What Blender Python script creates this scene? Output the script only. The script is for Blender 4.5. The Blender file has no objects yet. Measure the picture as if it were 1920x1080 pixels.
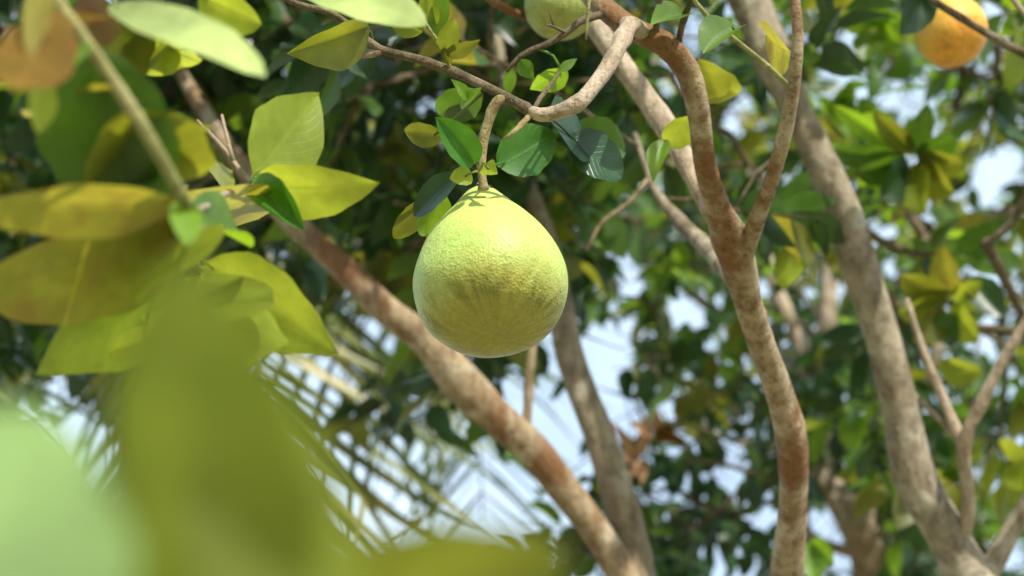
import bpy, math, random
import numpy as np
from mathutils import Vector, Matrix

random.seed(7); rng = np.random.default_rng(11)
scene = bpy.context.scene
C = scene.collection
R = math.radians

# ------------------------------------------------------------------ camera
PITCH = R(30.0)
CAM = np.array((0.0, 0.0, 1.55))
cam = bpy.data.cameras.new('camera'); cam_o = bpy.data.objects.new('camera', cam); C.objects.link(cam_o)
cam_o.location = CAM; cam_o.rotation_euler = (math.pi/2 + PITCH, 0, 0)
cam.lens = 50; cam.sensor_width = 22.3; cam.clip_start = 0.02; cam.clip_end = 3000
cam.dof.use_dof = True; cam.dof.focus_distance = 2.40; cam.dof.aperture_fstop = 2.9
scene.camera = cam_o
FPX = 1920*50/22.3
FWD = np.array((0, math.cos(PITCH), math.sin(PITCH)))
UP = np.array((0, -math.sin(PITCH), math.cos(PITCH)))
RIGHT = np.array((1.0, 0, 0))

# ------------------------------------------------------------------ sky and sun
SUN = np.array((0.34, -0.73, 0.68)); SUN /= np.linalg.norm(SUN)
elev = math.asin(SUN[2])
world = bpy.data.worlds.new('World'); scene.world = world; world.use_nodes = True
wn = world.node_tree.nodes; wl = world.node_tree.links; wn.clear()
wo = wn.new('ShaderNodeOutputWorld'); bg = wn.new('ShaderNodeBackground'); bg.inputs['Strength'].default_value = 0.15
sky = wn.new('ShaderNodeTexSky'); sky.sky_type = 'NISHITA'; sky.sun_disc = False
sky.sun_elevation = elev; sky.sun_rotation = math.atan2(SUN[0], SUN[1]); sky.dust_density = 2.0; sky.air_density = 1.0
tc = wn.new('ShaderNodeTexCoord'); mp = wn.new('ShaderNodeMapping'); mp.inputs['Scale'].default_value = (1, 1, 2.2)
cn = wn.new('ShaderNodeTexNoise'); cn.inputs['Scale'].default_value = 3.2; cn.inputs['Detail'].default_value = 7; cn.inputs['Roughness'].default_value = 0.55
cr = wn.new('ShaderNodeValToRGB'); cr.color_ramp.elements[0].position = 0.30; cr.color_ramp.elements[1].position = 0.66
cr.color_ramp.elements[0].color = (0.35, 0.35, 0.35, 1); cr.color_ramp.elements[1].color = (0.95, 0.95, 0.95, 1)
cm = wn.new('ShaderNodeMix'); cm.data_type = 'RGBA'; cm.inputs['B'].default_value = (6.2, 7.7, 9.0, 1)
wl.new(tc.outputs['Generated'], mp.inputs['Vector']); wl.new(mp.outputs[0], cn.inputs['Vector'])
wl.new(cn.outputs['Fac'], cr.inputs['Fac']); wl.new(cr.outputs['Color'], cm.inputs['Factor'])
wl.new(sky.outputs[0], cm.inputs['A']); wl.new(cm.outputs['Result'], bg.inputs['Color']); wl.new(bg.outputs[0], wo.inputs['Surface'])
sl = bpy.data.lights.new('sun', 'SUN'); sl.energy = 5.0; sl.angle = R(0.53); sl.color = (1.0, 0.95, 0.86)
so = bpy.data.objects.new('sun', sl); C.objects.link(so); so.location = SUN*30
so.rotation_euler = Vector(SUN).to_track_quat('Z', 'Y').to_euler()
scene.view_settings.view_transform = 'Standard'; scene.view_settings.look = 'None'
scene.view_settings.exposure = 0.35; scene.view_settings.gamma = 1.0

# ------------------------------------------------------------------ helpers
def P(px, py, d):
    return CAM + d*(FWD + RIGHT*((px-960)/FPX) + UP*((540-py)/FPX))
def project(p):
    q = np.atleast_2d(p) - CAM; d = q @ FWD
    dd = np.where(np.abs(d) < 1e-4, 1e-4, d)
    return 960 + FPX*(q @ RIGHT)/dd, 540 - FPX*(q @ UP)/dd, d
def nrm(v):
    v = np.asarray(v, float); return v/(np.linalg.norm(v)+1e-12)
def link(o, parent=None):
    C.objects.link(o)
    if parent is not None: o.parent = parent
    return o
def tag(o, label=None, cat=None, group=None, kind=None):
    if label: o['label'] = label
    if cat: o['category'] = cat
    if group: o['group'] = group
    if kind: o['kind'] = kind
    return o
def mesh_obj(name, V, F, mat, parent=None, origin=None, smooth=True, uv=None):
    me = bpy.data.meshes.new(name); V = np.asarray(V, float)
    if origin is not None: V = V - np.asarray(origin)
    me.from_pydata(V.tolist(), [], F if isinstance(F, list) else F.tolist())
    if smooth: me.polygons.foreach_set('use_smooth', [True]*len(me.polygons))
    for m in (mat if isinstance(mat, list) else [mat]): me.materials.append(m)
    if uv is not None:
        l = me.uv_layers.new(name='UVMap'); vi = np.zeros(len(me.loops), int); me.loops.foreach_get('vertex_index', vi)
        l.data.foreach_set('uv', np.asarray(uv)[vi].ravel())
    me.update()
    o = link(bpy.data.objects.new(name, me), parent)
    if origin is not None: o.location = origin
    return o
def thing(name, label, cat, base, group=None):
    e = link(bpy.data.objects.new(name, None)); e.location = base; e.empty_display_size = 0.1
    return tag(e, label, cat, group)
def in_thing(o, root):
    """parent a mesh built in world coordinates to an Empty that is only translated"""
    o.parent = root; o.location = Vector(o.location) - root.location; return o

# ------------------------------------------------------------------ materials
def new_mat(name):
    m = bpy.data.materials.new(name); m.use_nodes = True; nt = m.node_tree; nt.nodes.clear()
    return m, nt.nodes, nt.links
def ramp(n, stops):
    r = n.new('ShaderNodeValToRGB'); e = r.color_ramp.elements
    while len(e) < len(stops): e.new(0.5)
    for k, (p, c) in enumerate(stops): e[k].position = p; e[k].color = (*c, 1) if len(c) == 3 else c
    return r
def math_node(n, l, op, a, b=None):
    m = n.new('ShaderNodeMath'); m.operation = op
    for i, x in enumerate((a, b)):
        if x is None: continue
        if isinstance(x, (int, float)): m.inputs[i].default_value = x
        else: l.new(x, m.inputs[i])
    return m.outputs[0]
def mix_rgb(n, l, f, a, b, mode='MIX'):
    m = n.new('ShaderNodeMix'); m.data_type = 'RGBA'; m.blend_type = mode
    for key, x in (('Factor', f), ('A', a), ('B', b)):
        if isinstance(x, (int, float)): m.inputs[key].default_value = x
        elif isinstance(x, tuple): m.inputs[key].default_value = (*x, 1)
        else: l.new(x, m.inputs[key])
    return m.outputs['Result']

def leaf_mat(name, top, trans, tw, rough=0.36, blotch=None, veins=0.25, spec=0.5):
    m, n, l = new_mat(name)
    out = n.new('ShaderNodeOutputMaterial'); pr = n.new('ShaderNodeBsdfPrincipled'); tr = n.new('ShaderNodeBsdfTranslucent'); mx = n.new('ShaderNodeMixShader')
    geo = n.new('ShaderNodeNewGeometry'); tcn = n.new('ShaderNodeTexCoord')
    big = n.new('ShaderNodeTexNoise'); big.inputs['Scale'].default_value = 9; big.inputs['Detail'].default_value = 2
    l.new(geo.outputs['Position'], big.inputs['Vector'])
    fine = n.new('ShaderNodeTexNoise'); fine.inputs['Scale'].default_value = 70; fine.inputs['Detail'].default_value = 4
    l.new(geo.outputs['Position'], fine.inputs['Vector'])
    vr = ramp(n, [(0.30, (0.62, 0.62, 0.62)), (0.70, (1.38, 1.38, 1.30))]); l.new(big.outputs['Fac'], vr.inputs['Fac'])
    fr = ramp(n, [(0.25, (0.82, 0.84, 0.8)), (0.75, (1.15, 1.14, 1.1))]); l.new(fine.outputs['Fac'], fr.inputs['Fac'])
    var = mix_rgb(n, l, 1.0, vr.outputs['Color'], fr.outputs['Color'], 'MULTIPLY')
    # veins in the leaf's own UV: midrib plus slanted side veins
    sep = n.new('ShaderNodeSeparateXYZ'); l.new(tcn.outputs['UV'], sep.inputs[0])
    au = math_node(n, l, 'ABSOLUTE', math_node(n, l, 'SUBTRACT', sep.outputs['X'], 0.5))
    mid = math_node(n, l, 'LESS_THAN', au, 0.022)
    ph = math_node(n, l, 'SUBTRACT', math_node(n, l, 'MULTIPLY', sep.outputs['Y'], 9.0), math_node(n, l, 'MULTIPLY', au, 7.0))
    sv = math_node(n, l, 'ABSOLUTE', math_node(n, l, 'SUBTRACT', math_node(n, l, 'FRACT', ph), 0.5))
    svr = ramp(n, [(0.0, (1, 1, 1)), (0.09, (0, 0, 0))]); l.new(sv, svr.inputs['Fac'])
    vein = math_node(n, l, 'MAXIMUM', mid, math_node(n, l, 'MULTIPLY', svr.outputs['Color'], 0.5))
    vf = math_node(n, l, 'MULTIPLY', vein, veins)
    c1 = mix_rgb(n, l, 1.0, var, top, 'MULTIPLY'); c2 = mix_rgb(n, l, 1.0, var, trans, 'MULTIPLY')
    if blotch:
        bn = n.new('ShaderNodeTexNoise'); bn.inputs['Scale'].default_value = 22; bn.inputs['Detail'].default_value = 5; l.new(geo.outputs['Position'], bn.inputs['Vector'])
        br = ramp(n, [(0.5, (0, 0, 0)), (0.68, (1, 1, 1))]); l.new(bn.outputs['Fac'], br.inputs['Fac'])
        c1 = mix_rgb(n, l, br.outputs['Color'], c1, blotch); c2 = mix_rgb(n, l, br.outputs['Color'], c2, blotch)
    vc = tuple(min(1, x*2.0+0.03) for x in top)
    c1 = mix_rgb(n, l, vf, c1, vc); c2 = mix_rgb(n, l, math_node(n, l, 'MULTIPLY', vein, 0.35), c2, tuple(x*0.45 for x in trans))
    l.new(c1, pr.inputs['Base Color']); l.new(c2, tr.inputs['Color'])
    pr.inputs['Roughness'].default_value = rough; pr.inputs['Specular IOR Level'].default_value = spec
    hb = math_node(n, l, 'SUBTRACT', math_node(n, l, 'MULTIPLY', fine.outputs['Fac'], 0.5), math_node(n, l, 'MULTIPLY', vein, 0.8))
    bp = n.new('ShaderNodeBump'); bp.inputs['Strength'].default_value = 0.35; bp.inputs['Distance'].default_value = 0.0012; l.new(hb, bp.inputs['Height'])
    l.new(bp.outputs[0], pr.inputs['Normal'])
    mx.inputs[0].default_value = tw; l.new(pr.outputs[0], mx.inputs[1]); l.new(tr.outputs[0], mx.inputs[2]); l.new(mx.outputs[0], out.inputs[0])
    return m

LM = {
 'dark':  leaf_mat('leaf_dark_green',  (0.024, 0.058, 0.018), (0.055, 0.14, 0.012), 0.30, 0.34),
 'dark2': leaf_mat('leaf_blue_green',  (0.028, 0.068, 0.034), (0.05, 0.13, 0.025), 0.26, 0.30),
 'mid':   leaf_mat('leaf_mid_green',   (0.050, 0.105, 0.017), (0.16, 0.30, 0.015), 0.38, 0.38),
 'fresh': leaf_mat('leaf_fresh_green', (0.100, 0.190, 0.025), (0.34, 0.52, 0.02), 0.45, 0.42),
 'olive': leaf_mat('leaf_olive',       (0.110, 0.120, 0.022), (0.36, 0.36, 0.02), 0.42, 0.42),
 'yellow':leaf_mat('leaf_yellow_green',(0.180, 0.235, 0.022), (0.48, 0.52, 0.035), 0.52, 0.45, veins=0.3),
 'gold':  leaf_mat('leaf_golden',      (0.215, 0.190, 0.028), (0.41, 0.36, 0.03), 0.48, 0.5, blotch=(0.30, 0.20, 0.03), veins=0.12),
 'lime':  leaf_mat('leaf_lime_olive',  (0.150, 0.180, 0.022), (0.36, 0.38, 0.025), 0.50, 0.5, veins=0.1),
 'pale':  leaf_mat('leaf_pale_sheen',  (0.400, 0.490, 0.180), (0.45, 0.55, 0.12), 0.28, 0.26, veins=0.1),  # white sun sheen put into the leaf colour as a paler base
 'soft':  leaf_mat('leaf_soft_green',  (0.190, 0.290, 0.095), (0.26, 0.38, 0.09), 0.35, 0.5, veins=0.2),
 'brown': leaf_mat('leaf_old_brown',   (0.150, 0.090, 0.016), (0.29, 0.165, 0.015), 0.40, 0.55, blotch=(0.20, 0.085, 0.02), spec=0.15),
 'dry':   leaf_mat('leaf_dry',         (0.420, 0.250, 0.160), (0.40, 0.20, 0.10), 0.25, 0.7),
 'glossy':leaf_mat('leaf_glossy_green',(0.042, 0.130, 0.016), (0.11, 0.30, 0.015), 0.34, 0.40, veins=0.40),
}

def bark_mat(name, base, dark, pale, red, scale=1.0, stain=0.5):
    m, n, l = new_mat(name)
    out = n.new('ShaderNodeOutputMaterial'); pr = n.new('ShaderNodeBsdfPrincipled'); tcn = n.new('ShaderNodeTexCoord')
    def noise(s, det, rough=0.6, vec=None):
        t = n.new('ShaderNodeTexNoise'); t.inputs['Scale'].default_value = s*scale; t.inputs['Detail'].default_value = det; t.inputs['Roughness'].default_value = rough
        l.new(vec or tcn.outputs['Object'], t.inputs['Vector']); return t.outputs['Fac']
    mpn = n.new('ShaderNodeMapping'); mpn.inputs['Scale'].default_value = (1, 1, 0.30); l.new(tcn.outputs['Object'], mpn.inputs['Vector'])
    a = noise(34, 6, 0.65, mpn.outputs[0]); b = noise(16, 4); c = noise(120, 5, 0.7); d = noise(7, 5, 0.6, mpn.outputs[0])
    r1 = ramp(n, [(0.36, dark), (0.55, base), (0.72, tuple(min(1, x*1.25) for x in base))]); l.new(a, r1.inputs['Fac'])
    r2 = ramp(n, [(0.52, (0, 0, 0)), (0.64, (1, 1, 1))]); l.new(b, r2.inputs['Fac'])
    col = mix_rgb(n, l, math_node(n, l, 'MULTIPLY', r2.outputs['Color'], 0.65), r1.outputs['Color'], pale)
    r3 = ramp(n, [(0.50, (0, 0, 0)), (0.60, (1, 1, 1))]); l.new(d, r3.inputs['Fac'])
    col = mix_rgb(n, l, math_node(n, l, 'MULTIPLY', r3.outputs['Color'], stain), col, red)
    r4 = ramp(n, [(0.32, (0.28, 0.25, 0.22)), (0.46, (1, 1, 1))]); l.new(c, r4.inputs['Fac'])
    col = mix_rgb(n, l, 0.8, col, r4.outputs['Color'], 'MULTIPLY')
    l.new(col, pr.inputs['Base Color']); pr.inputs['Roughness'].default_value = 0.85; pr.inputs['Specular IOR Level'].default_value = 0.25
    h = math_node(n, l, 'ADD', math_node(n, l, 'ADD', math_node(n, l, 'MULTIPLY', a, 0.9), math_node(n, l, 'MULTIPLY', c, 0.4)), math_node(n, l, 'MULTIPLY', b, 1.2))
    bp = n.new('ShaderNodeBump'); bp.inputs['Strength'].default_value = 0.85; bp.inputs['Distance'].default_value = 0.008; l.new(h, bp.inputs['Height']); l.new(bp.outputs[0], pr.inputs['Normal'])
    l.new(pr.outputs[0], out.inputs[0]); return m
BM = {
 'stalk': bark_mat('bark_stalk', (0.36, 0.30, 0.14), (0.24, 0.18, 0.08), (0.46, 0.40, 0.22), (0.26, 0.16, 0.06), 2.0, 0.4),
 'red':  bark_mat('bark_reddish', (0.37, 0.285, 0.175), (0.18, 0.11, 0.055), (0.50, 0.43, 0.31), (0.185, 0.085, 0.03), 1.2, 0.9),
 'grey': bark_mat('bark_mottled_grey', (0.32, 0.27, 0.185), (0.15, 0.12, 0.075), (0.49, 0.45, 0.35), (0.14, 0.095, 0.05), 1.1, 0.6),
 'tan':  bark_mat('bark_tan', (0.42, 0.335, 0.235), (0.25, 0.185, 0.12), (0.58, 0.48, 0.36), (0.28, 0.17, 0.10), 1.6, 0.3),
 'twig': bark_mat('bark_twig', (0.17, 0.125, 0.075), (0.08, 0.06, 0.035), (0.26, 0.21, 0.14), (0.10, 0.10, 0.03), 2.2, 0.4),
 'greentwig': bark_mat('bark_green_twig', (0.30, 0.30, 0.11), (0.20, 0.20, 0.06), (0.40, 0.38, 0.18), (0.32, 0.24, 0.10), 1.5, 0.3),
}

def fruit_mat(name, c_top, c_mid, c_low, streak, bumpd=0.0009):
    m, n, l = new_mat(name)
    out = n.new('ShaderNodeOutputMaterial'); pr = n.new('ShaderNodeBsdfPrincipled'); tcn = n.new('ShaderNodeTexCoord')
    sep = n.new('ShaderNodeSeparateXYZ'); l.new(tcn.outputs['Generated'], sep.inputs[0])
    so_ = n.new('ShaderNodeSeparateXYZ'); l.new(tcn.outputs['Object'], so_.inputs[0])
    nz = n.new('ShaderNodeTexNoise'); nz.inputs['Scale'].default_value = 24; nz.inputs['Detail'].default_value = 5; l.new(tcn.outputs['Object'], nz.inputs['Vector'])
    zz = math_node(n, l, 'ADD', sep.outputs['Z'], math_node(n, l, 'MULTIPLY', math_node(n, l, 'SUBTRACT', nz.outputs['Fac'], 0.5), 0.30))
    rp = ramp(n, [(0.06, c_low), (0.34, c_mid), (0.72, c_top)]); l.new(zz, rp.inputs['Fac'])
    # meridian streaks near the blossom end
    ang = math_node(n, l, 'ARCTAN2', so_.outputs['Y'], so_.outputs['X'])
    cmb = n.new('ShaderNodeCombineXYZ'); l.new(math_node(n, l, 'ADD', math_node(n, l, 'MULTIPLY', ang, 3.2), math_node(n, l, 'MULTIPLY', nz.outputs['Fac'], 1.2)), cmb.inputs['X']); l.new(math_node(n, l, 'MULTIPLY', sep.outputs['Z'], 2.0), cmb.inputs['Y'])
    st = n.new('ShaderNodeTexNoise'); st.inputs['Scale'].default_value = 2.1; st.inputs['Detail'].default_value = 5; l.new(cmb.outputs[0], st.inputs['Vector'])
    sr = ramp(n, [(0.42, (0, 0, 0)), (0.60, (1, 1, 1))]); l.new(st.outputs['Fac'], sr.inputs['Fac'])
    zr = ramp(n, [(0.02, (0.3, 0.3, 0.3)), (0.08, (1, 1, 1)), (0.24, (0, 0, 0))]); l.new(sep.outputs['Z'], zr.inputs['Fac'])
    col = mix_rgb(n, l, math_node(n, l, 'MULTIPLY', math_node(n, l, 'MULTIPLY', sr.outputs['Color'], zr.outputs['Color']), 0.85), rp.outputs['Color'], streak)
    # oil glands
    v = n.new('ShaderNodeTexVoronoi'); v.inputs['Scale'].default_value = 330; l.new(tcn.outputs['Object'], v.inputs['Vector'])
    n2 = n.new('ShaderNodeTexNoise'); n2.inputs['Scale'].default_value = 150; n2.inputs['Detail'].default_value = 4; l.new(tcn.outputs['Object'], n2.inputs['Vector'])
    gl = ramp(n, [(0.30, (0.80, 0.84, 0.70)), (0.62, (1.10, 1.08, 1.10))]); l.new(n2.outputs['Fac'], gl.inputs['Fac'])
    col = mix_rgb(n, l, 0.75, col, gl.outputs['Color'], 'MULTIPLY')
    sp = n.new('ShaderNodeTexVoronoi'); sp.inputs['Scale'].default_value = 46; l.new(tcn.outputs['Object'], sp.inputs['Vector'])
    spr = ramp(n, [(0.035, (0.55, 0.60, 0.35)), (0.075, (1, 1, 1))]); l.new(sp.outputs['Distance'], spr.inputs['Fac'])
    col = mix_rgb(n, l, 0.7, col, spr.outputs['Color'], 'MULTIPLY')
    l.new(col, pr.inputs['Base Color']); pr.inputs['Roughness'].default_value = 0.46; pr.inputs['Specular IOR Level'].default_value = 0.35
    pr.inputs['Subsurface Weight'].default_value = 0.12; pr.inputs['Subsurface Radius'].default_value = (0.012, 0.012, 0.004); pr.inputs['Subsurface Scale'].default_value = 1.0
    h = math_node(n, l, 'ADD', math_node(n, l, 'MULTIPLY', v.outputs['Distance'], 0.7), math_node(n, l, 'MULTIPLY', n2.outputs['Fac'], 1.3))
    bp = n.new('ShaderNodeBump'); bp.inputs['Strength'].default_value = 0.9; bp.inputs['Distance'].default_value = bumpd; l.new(h, bp.inputs['Height']); l.new(bp.outputs[0], pr.inputs['Normal'])
    l.new(pr.outputs[0], out.inputs[0]); return m
FM = fruit_mat('pomelo_rind', (0.50, 0.57, 0.135), (0.41, 0.54, 0.13), (0.34, 0.32, 0.06), (0.19, 0.18, 0.03))
FM2 = fruit_mat('pomelo_rind_ripe', (0.52, 0.42, 0.09), (0.70, 0.40, 0.06), (0.76, 0.36, 0.045), (0.42, 0.18, 0.03), 0.0008)
FM3 = fruit_mat('pomelo_rind_green', (0.36, 0.46, 0.14), (0.36, 0.44, 0.13), (0.34, 0.38, 0.10), (0.22, 0.24, 0.06))

gm, n, l = new_mat('ground_dry_soil')
o_ = n.new('ShaderNodeOutputMaterial'); p_ = n.new('ShaderNodeBsdfPrincipled'); t_ = n.new('ShaderNodeTexCoord')
n1 = n.new('ShaderNodeTexNoise'); n1.inputs['Scale'].default_value = 0.7; n1.inputs['Detail'].default_value = 9; l.new(t_.outputs['Object'], n1.inputs['Vector'])
rr = ramp(n, [(0.38, (0.30, 0.24, 0.15)), (0.54, (0.22, 0.20, 0.10)), (0.64, (0.10, 0.14, 0.035))]); l.new(n1.outputs['Fac'], rr.inputs['Fac'])
l.new(rr.outputs['Color'], p_.inputs['Base Color']); p_.inputs['Roughness'].default_value = 0.95; l.new(p_.outputs[0], o_.inputs[0])

# ------------------------------------------------------------------ ground
gv, gf = [], []
rad = [0, 2, 4, 7, 12, 20, 40, 90, 220, 600, 1500]; NS = 40
for r in rad:
    for k in range(NS):
        a = 2*math.pi*k/NS; x, y = r*math.cos(a), 3+r*math.sin(a)
        gv.append((x, y, 0.04*math.sin(x*0.9)*math.cos(y*0.7)*(1 if r < 60 else 0)))
for i in range(len(rad)-1):
    for k in range(NS):
        gf.append((i*NS+k, (i+1)*NS+k, (i+1)*NS+(k+1) % NS, i*NS+(k+1) % NS))
tag(mesh_obj('ground', gv, gf, gm), kind='structure')

# ------------------------------------------------------------------ tubes
def catmull(pts, step):
    """chord-length cubic through the points (no overshoot where the spacing changes)"""
    p = np.asarray(pts, float); h = np.maximum(np.linalg.norm(np.diff(p[:, :3], axis=0), axis=1), 1e-6)
    sl_ = np.diff(p, axis=0)/h[:, None]; m = np.zeros_like(p); m[0] = sl_[0]; m[-1] = sl_[-1]
    for i in range(1, len(p)-1): m[i] = (sl_[i-1]*h[i]+sl_[i]*h[i-1])/(h[i]+h[i-1])
    out = []
    for i in range(len(p)-1):
        k_ = max(2, int(h[i]/step))
        for k in range(k_):
            t = k/k_; t2, t3 = t*t, t*t*t
            out.append((2*t3-3*t2+1)*p[i]+(t3-2*t2+t)*h[i]*m[i]+(-2*t3+3*t2)*p[i+1]+(t3-t2)*h[i]*m[i+1])
    out.append(p[-1]); return np.array(out)
def tube_geo(pts4, segs=12, rough=0.0, step=0.03, knots=0, smooth=True):
    """pts4: x, y, z, radius"""
    c = catmull(pts4, step) if smooth else np.asarray(pts4, float)
    n_ = len(c); pos = c[:, :3].copy(); rad_ = np.maximum(c[:, 3].copy(), 0.0006)
    if rough:
        s = rng.random(6)*6.28; arc = np.concatenate(([0], np.cumsum(np.linalg.norm(np.diff(pos, axis=0), axis=1))))
        rm = rad_.mean()
        kn = np.arange(0, arc[-1]+rm*3, rm*1.7); rad_ *= 1 + rough*np.interp(arc, kn, rng.normal(0, 0.40, len(kn)))
        for _ in range(knots):
            k0 = rng.random()*arc[-1]; rad_ *= 1+0.22*np.exp(-((arc-k0)/(rm*0.8))**2)
    tg = np.gradient(pos, axis=0); tg /= np.linalg.norm(tg, axis=1)[:, None]+1e-9
    ref = nrm(np.cross(tg[0], (0.31, 0.2, 0.93) if abs(tg[0][2]) < 0.9 else (1, 0, 0)))
    V = []
    lob = rng.random(3)*6.28
    for i in range(n_):
        ref = nrm(ref - tg[i]*np.dot(ref, tg[i])); bi = np.cross(tg[i], ref)
        for k in range(segs):
            a = 2*math.pi*k/segs
            w = 1 + rough*(0.5*math.sin(2*a+lob[0]+i*0.08)+0.4*math.sin(3*a+lob[1]-i*0.13)+0.5*(rng.random()-0.5))
            V.append(pos[i] + (ref*math.cos(a)+bi*math.sin(a))*rad_[i]*w)
    F = [(i*segs+k, i*segs+(k+1) % segs, (i+1)*segs+(k+1) % segs, (i+1)*segs+k) for i in range(n_-1) for k in range(segs)]
    F.append(tuple(range(segs))[::-1]); F.append(tuple((n_-1)*segs+k for k in range(segs)))
    return np.array(V), F, pos, rad_
NODES = {}     # tree -> list of points on its wood, to hang twigs from
def limb(tree, name, pix, mat, segs=14, rough=0.07, extra_low=None, extra_high=None, knots=2, step=0.025, label=None):
    """pix: (px, py, depth, radius px); extra points are world x, y, z, r"""
    pts = [(*P(a, b, d), r*d/FPX) for a, b, d, r in pix]
    pts = (extra_high or []) + pts + (extra_low or [])
    V, F, pos, rd = tube_geo(pts, segs, rough, step, knots)
    o = mesh_obj(name, V, F, mat); in_thing(o, tree)
    if label: o['label'] = label
    NODES.setdefault(tree.name, []).extend([(p, o) for p in pos[::2]])
    return o

# ------------------------------------------------------------------ leaves
def leaf_geo(nl, nw, width, fold, curl, wave, pointed, seed, petiole=0.10):
    r_ = np.random.default_rng(seed); ph = r_.random(4)*6.28
    V, UV, F = [], [], []
    rows = nl+1
    for i in range(rows):
        t = i/nl
        if pointed: w = (math.sin(math.pi*min(1, t**0.80))**0.85)*(1-0.30*t) * 1.12
        else: w = (max(0.0, math.sin(math.pi*min(1, t**0.92)))**0.62)
        w = max(w, 0.012)*width*0.5
        y = t; zc = -curl*t*t + 0.02*math.sin(3*t+ph[3])
        for k in range(nw+1):
            s = 2*k/nw-1
            z = zc + fold*abs(s)*w*1.6 - 0.25*fold*(abs(s)*w)*abs(s) + wave*math.sin(8.5*t+ph[0]+(1.3 if s > 0 else 0))*s*s*width
            edge = 1+0.03*math.sin(23*t+ph[1])*abs(s)
            V.append((s*w*edge*(1-0.25*fold*abs(s)), y, z)); UV.append((0.5+0.5*s, t))
    for i in range(nl):
        for k in range(nw):
            a = i*(nw+1)+k; F.append((a, a+1, a+nw+2, a+nw+1))
    if petiole:
        b = len(V); pw = 0.012
        V += [(-pw, -petiole, 0.01), (pw, -petiole, 0.01), (0, -petiole, 0.01-1.6*pw), (-pw, 0.03, 0.003), (pw, 0.03, 0.003), (0, 0.03, 0.003-1.6*pw)]
        UV += [(0.5, 0.0)]*6
        F += [(b, b+1, b+4, b+3), (b+1, b+2, b+5, b+4), (b+2, b, b+3, b+5)]
    return np.array(V), F, np.array(UV)
SHAPES = [leaf_geo(5, 2, w, f, c, wv, pt, sd) for w, f, c, wv, pt, sd in
          ((0.56, 0.20, 0.10, 0.03, False, 1), (0.50, 0.45, 0.22, 0.05, False, 2), (0.60, 0.10, 0.32, 0.06, False, 3), (0.46, 0.30, 0.05, 0.04, True, 4))]
PAL = list(LM.keys())
LEAFMESH = {}
def leaf_mesh(shape, pal):
    if (shape, pal) not in LEAFMESH:
        V, F, UV = SHAPES[shape]; me = bpy.data.meshes.new('leaf'); me.from_pydata(V.tolist(), [], F)
        me.polygons.foreach_set('use_smooth', [True]*len(F)); me.materials.append(LM[pal])
        ly = me.uv_layers.new(name='UVMap'); vi = np.zeros(len(me.loops), int); me.loops.foreach_get('vertex_index', vi); ly.data.foreach_set('uv', UV[vi].ravel())
        LEAFMESH[(shape, pal)] = me
    return LEAFMESH[(shape, pal)]
def hero_leaf(wood, base, tip, wpx, pal, tilt=-0.4, roll=0.0, fold=0.2, curl=0.08, wave=0.03, pointed=False, stalk=None, seed=None, nl=16, label=None, shine=0.0):
    """base, tip, stalk: (px, py, depth); the leaf is modelled at its own place and size and belongs to its wood"""
    p0, p1 = P(*base), P(*tip); ax = p1-p0; L = np.linalg.norm(ax); ax = ax/L
    dm = 0.5*(base[2]+tip[2]); w = wpx*dm/FPX/L
    v = nrm(CAM-0.5*(p0+p1)); hint = v + tilt*UP + roll*RIGHT + shine*SUN
    nz = nrm(hint - ax*np.dot(hint, ax)); nx = np.cross(ax, nz); w /= max(0.5, abs(np.dot(nz, v)))
    V, F, UV = leaf_geo(nl, 8, w, fold, curl, wave, pointed, seed if seed is not None else int(base[0]*7+tip[1]*3) % 9973, 0)
    W = p0 + L*(V[:, :1]*nx + V[:, 1:2]*ax + V[:, 2:3]*nz)
    if stalk is not None:
        s = P(*stalk); r_ = 0.0016
        tv, tf, _, _ = tube_geo([(*s, r_), (*(0.5*(s+p0)+0.004*UP), r_*0.9), (*(p0+ax*0.01), r_*0.8)], 6, 0, 0.01)
        F = F + [tuple(i+len(W) for i in f) for f in tf]; W = np.vstack((W, tv)); UV = np.vstack((UV, np.full((len(tv), 2), (0.5, 0.0))))
    o = mesh_obj('leaf', W, F, LM[pal], origin=p0, uv=UV)
    o.parent = wood; o.matrix_parent_inverse = Matrix.Identity(4)
    wl_ = Vector(wood.location) + (Vector(wood.parent.location) if wood.parent else Vector())
    o.location = Vector(p0) - wl_
    if label: o['label'] = label
    return o

# ------------------------------------------------------------------ the trees' wood
def down(px, py, d, base, r0, r1):
    p = P(px, py, d); b = np.asarray(base, float); out = []
    for t in (0.35, 0.7, 1.0):
        q = p*(1-t) + np.array((b[0], b[1], -0.03))*t; q[0] += 0.03*math.sin(7*t+px); out.append((*q, r0+(r1-r0)*t))
    return out

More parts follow.
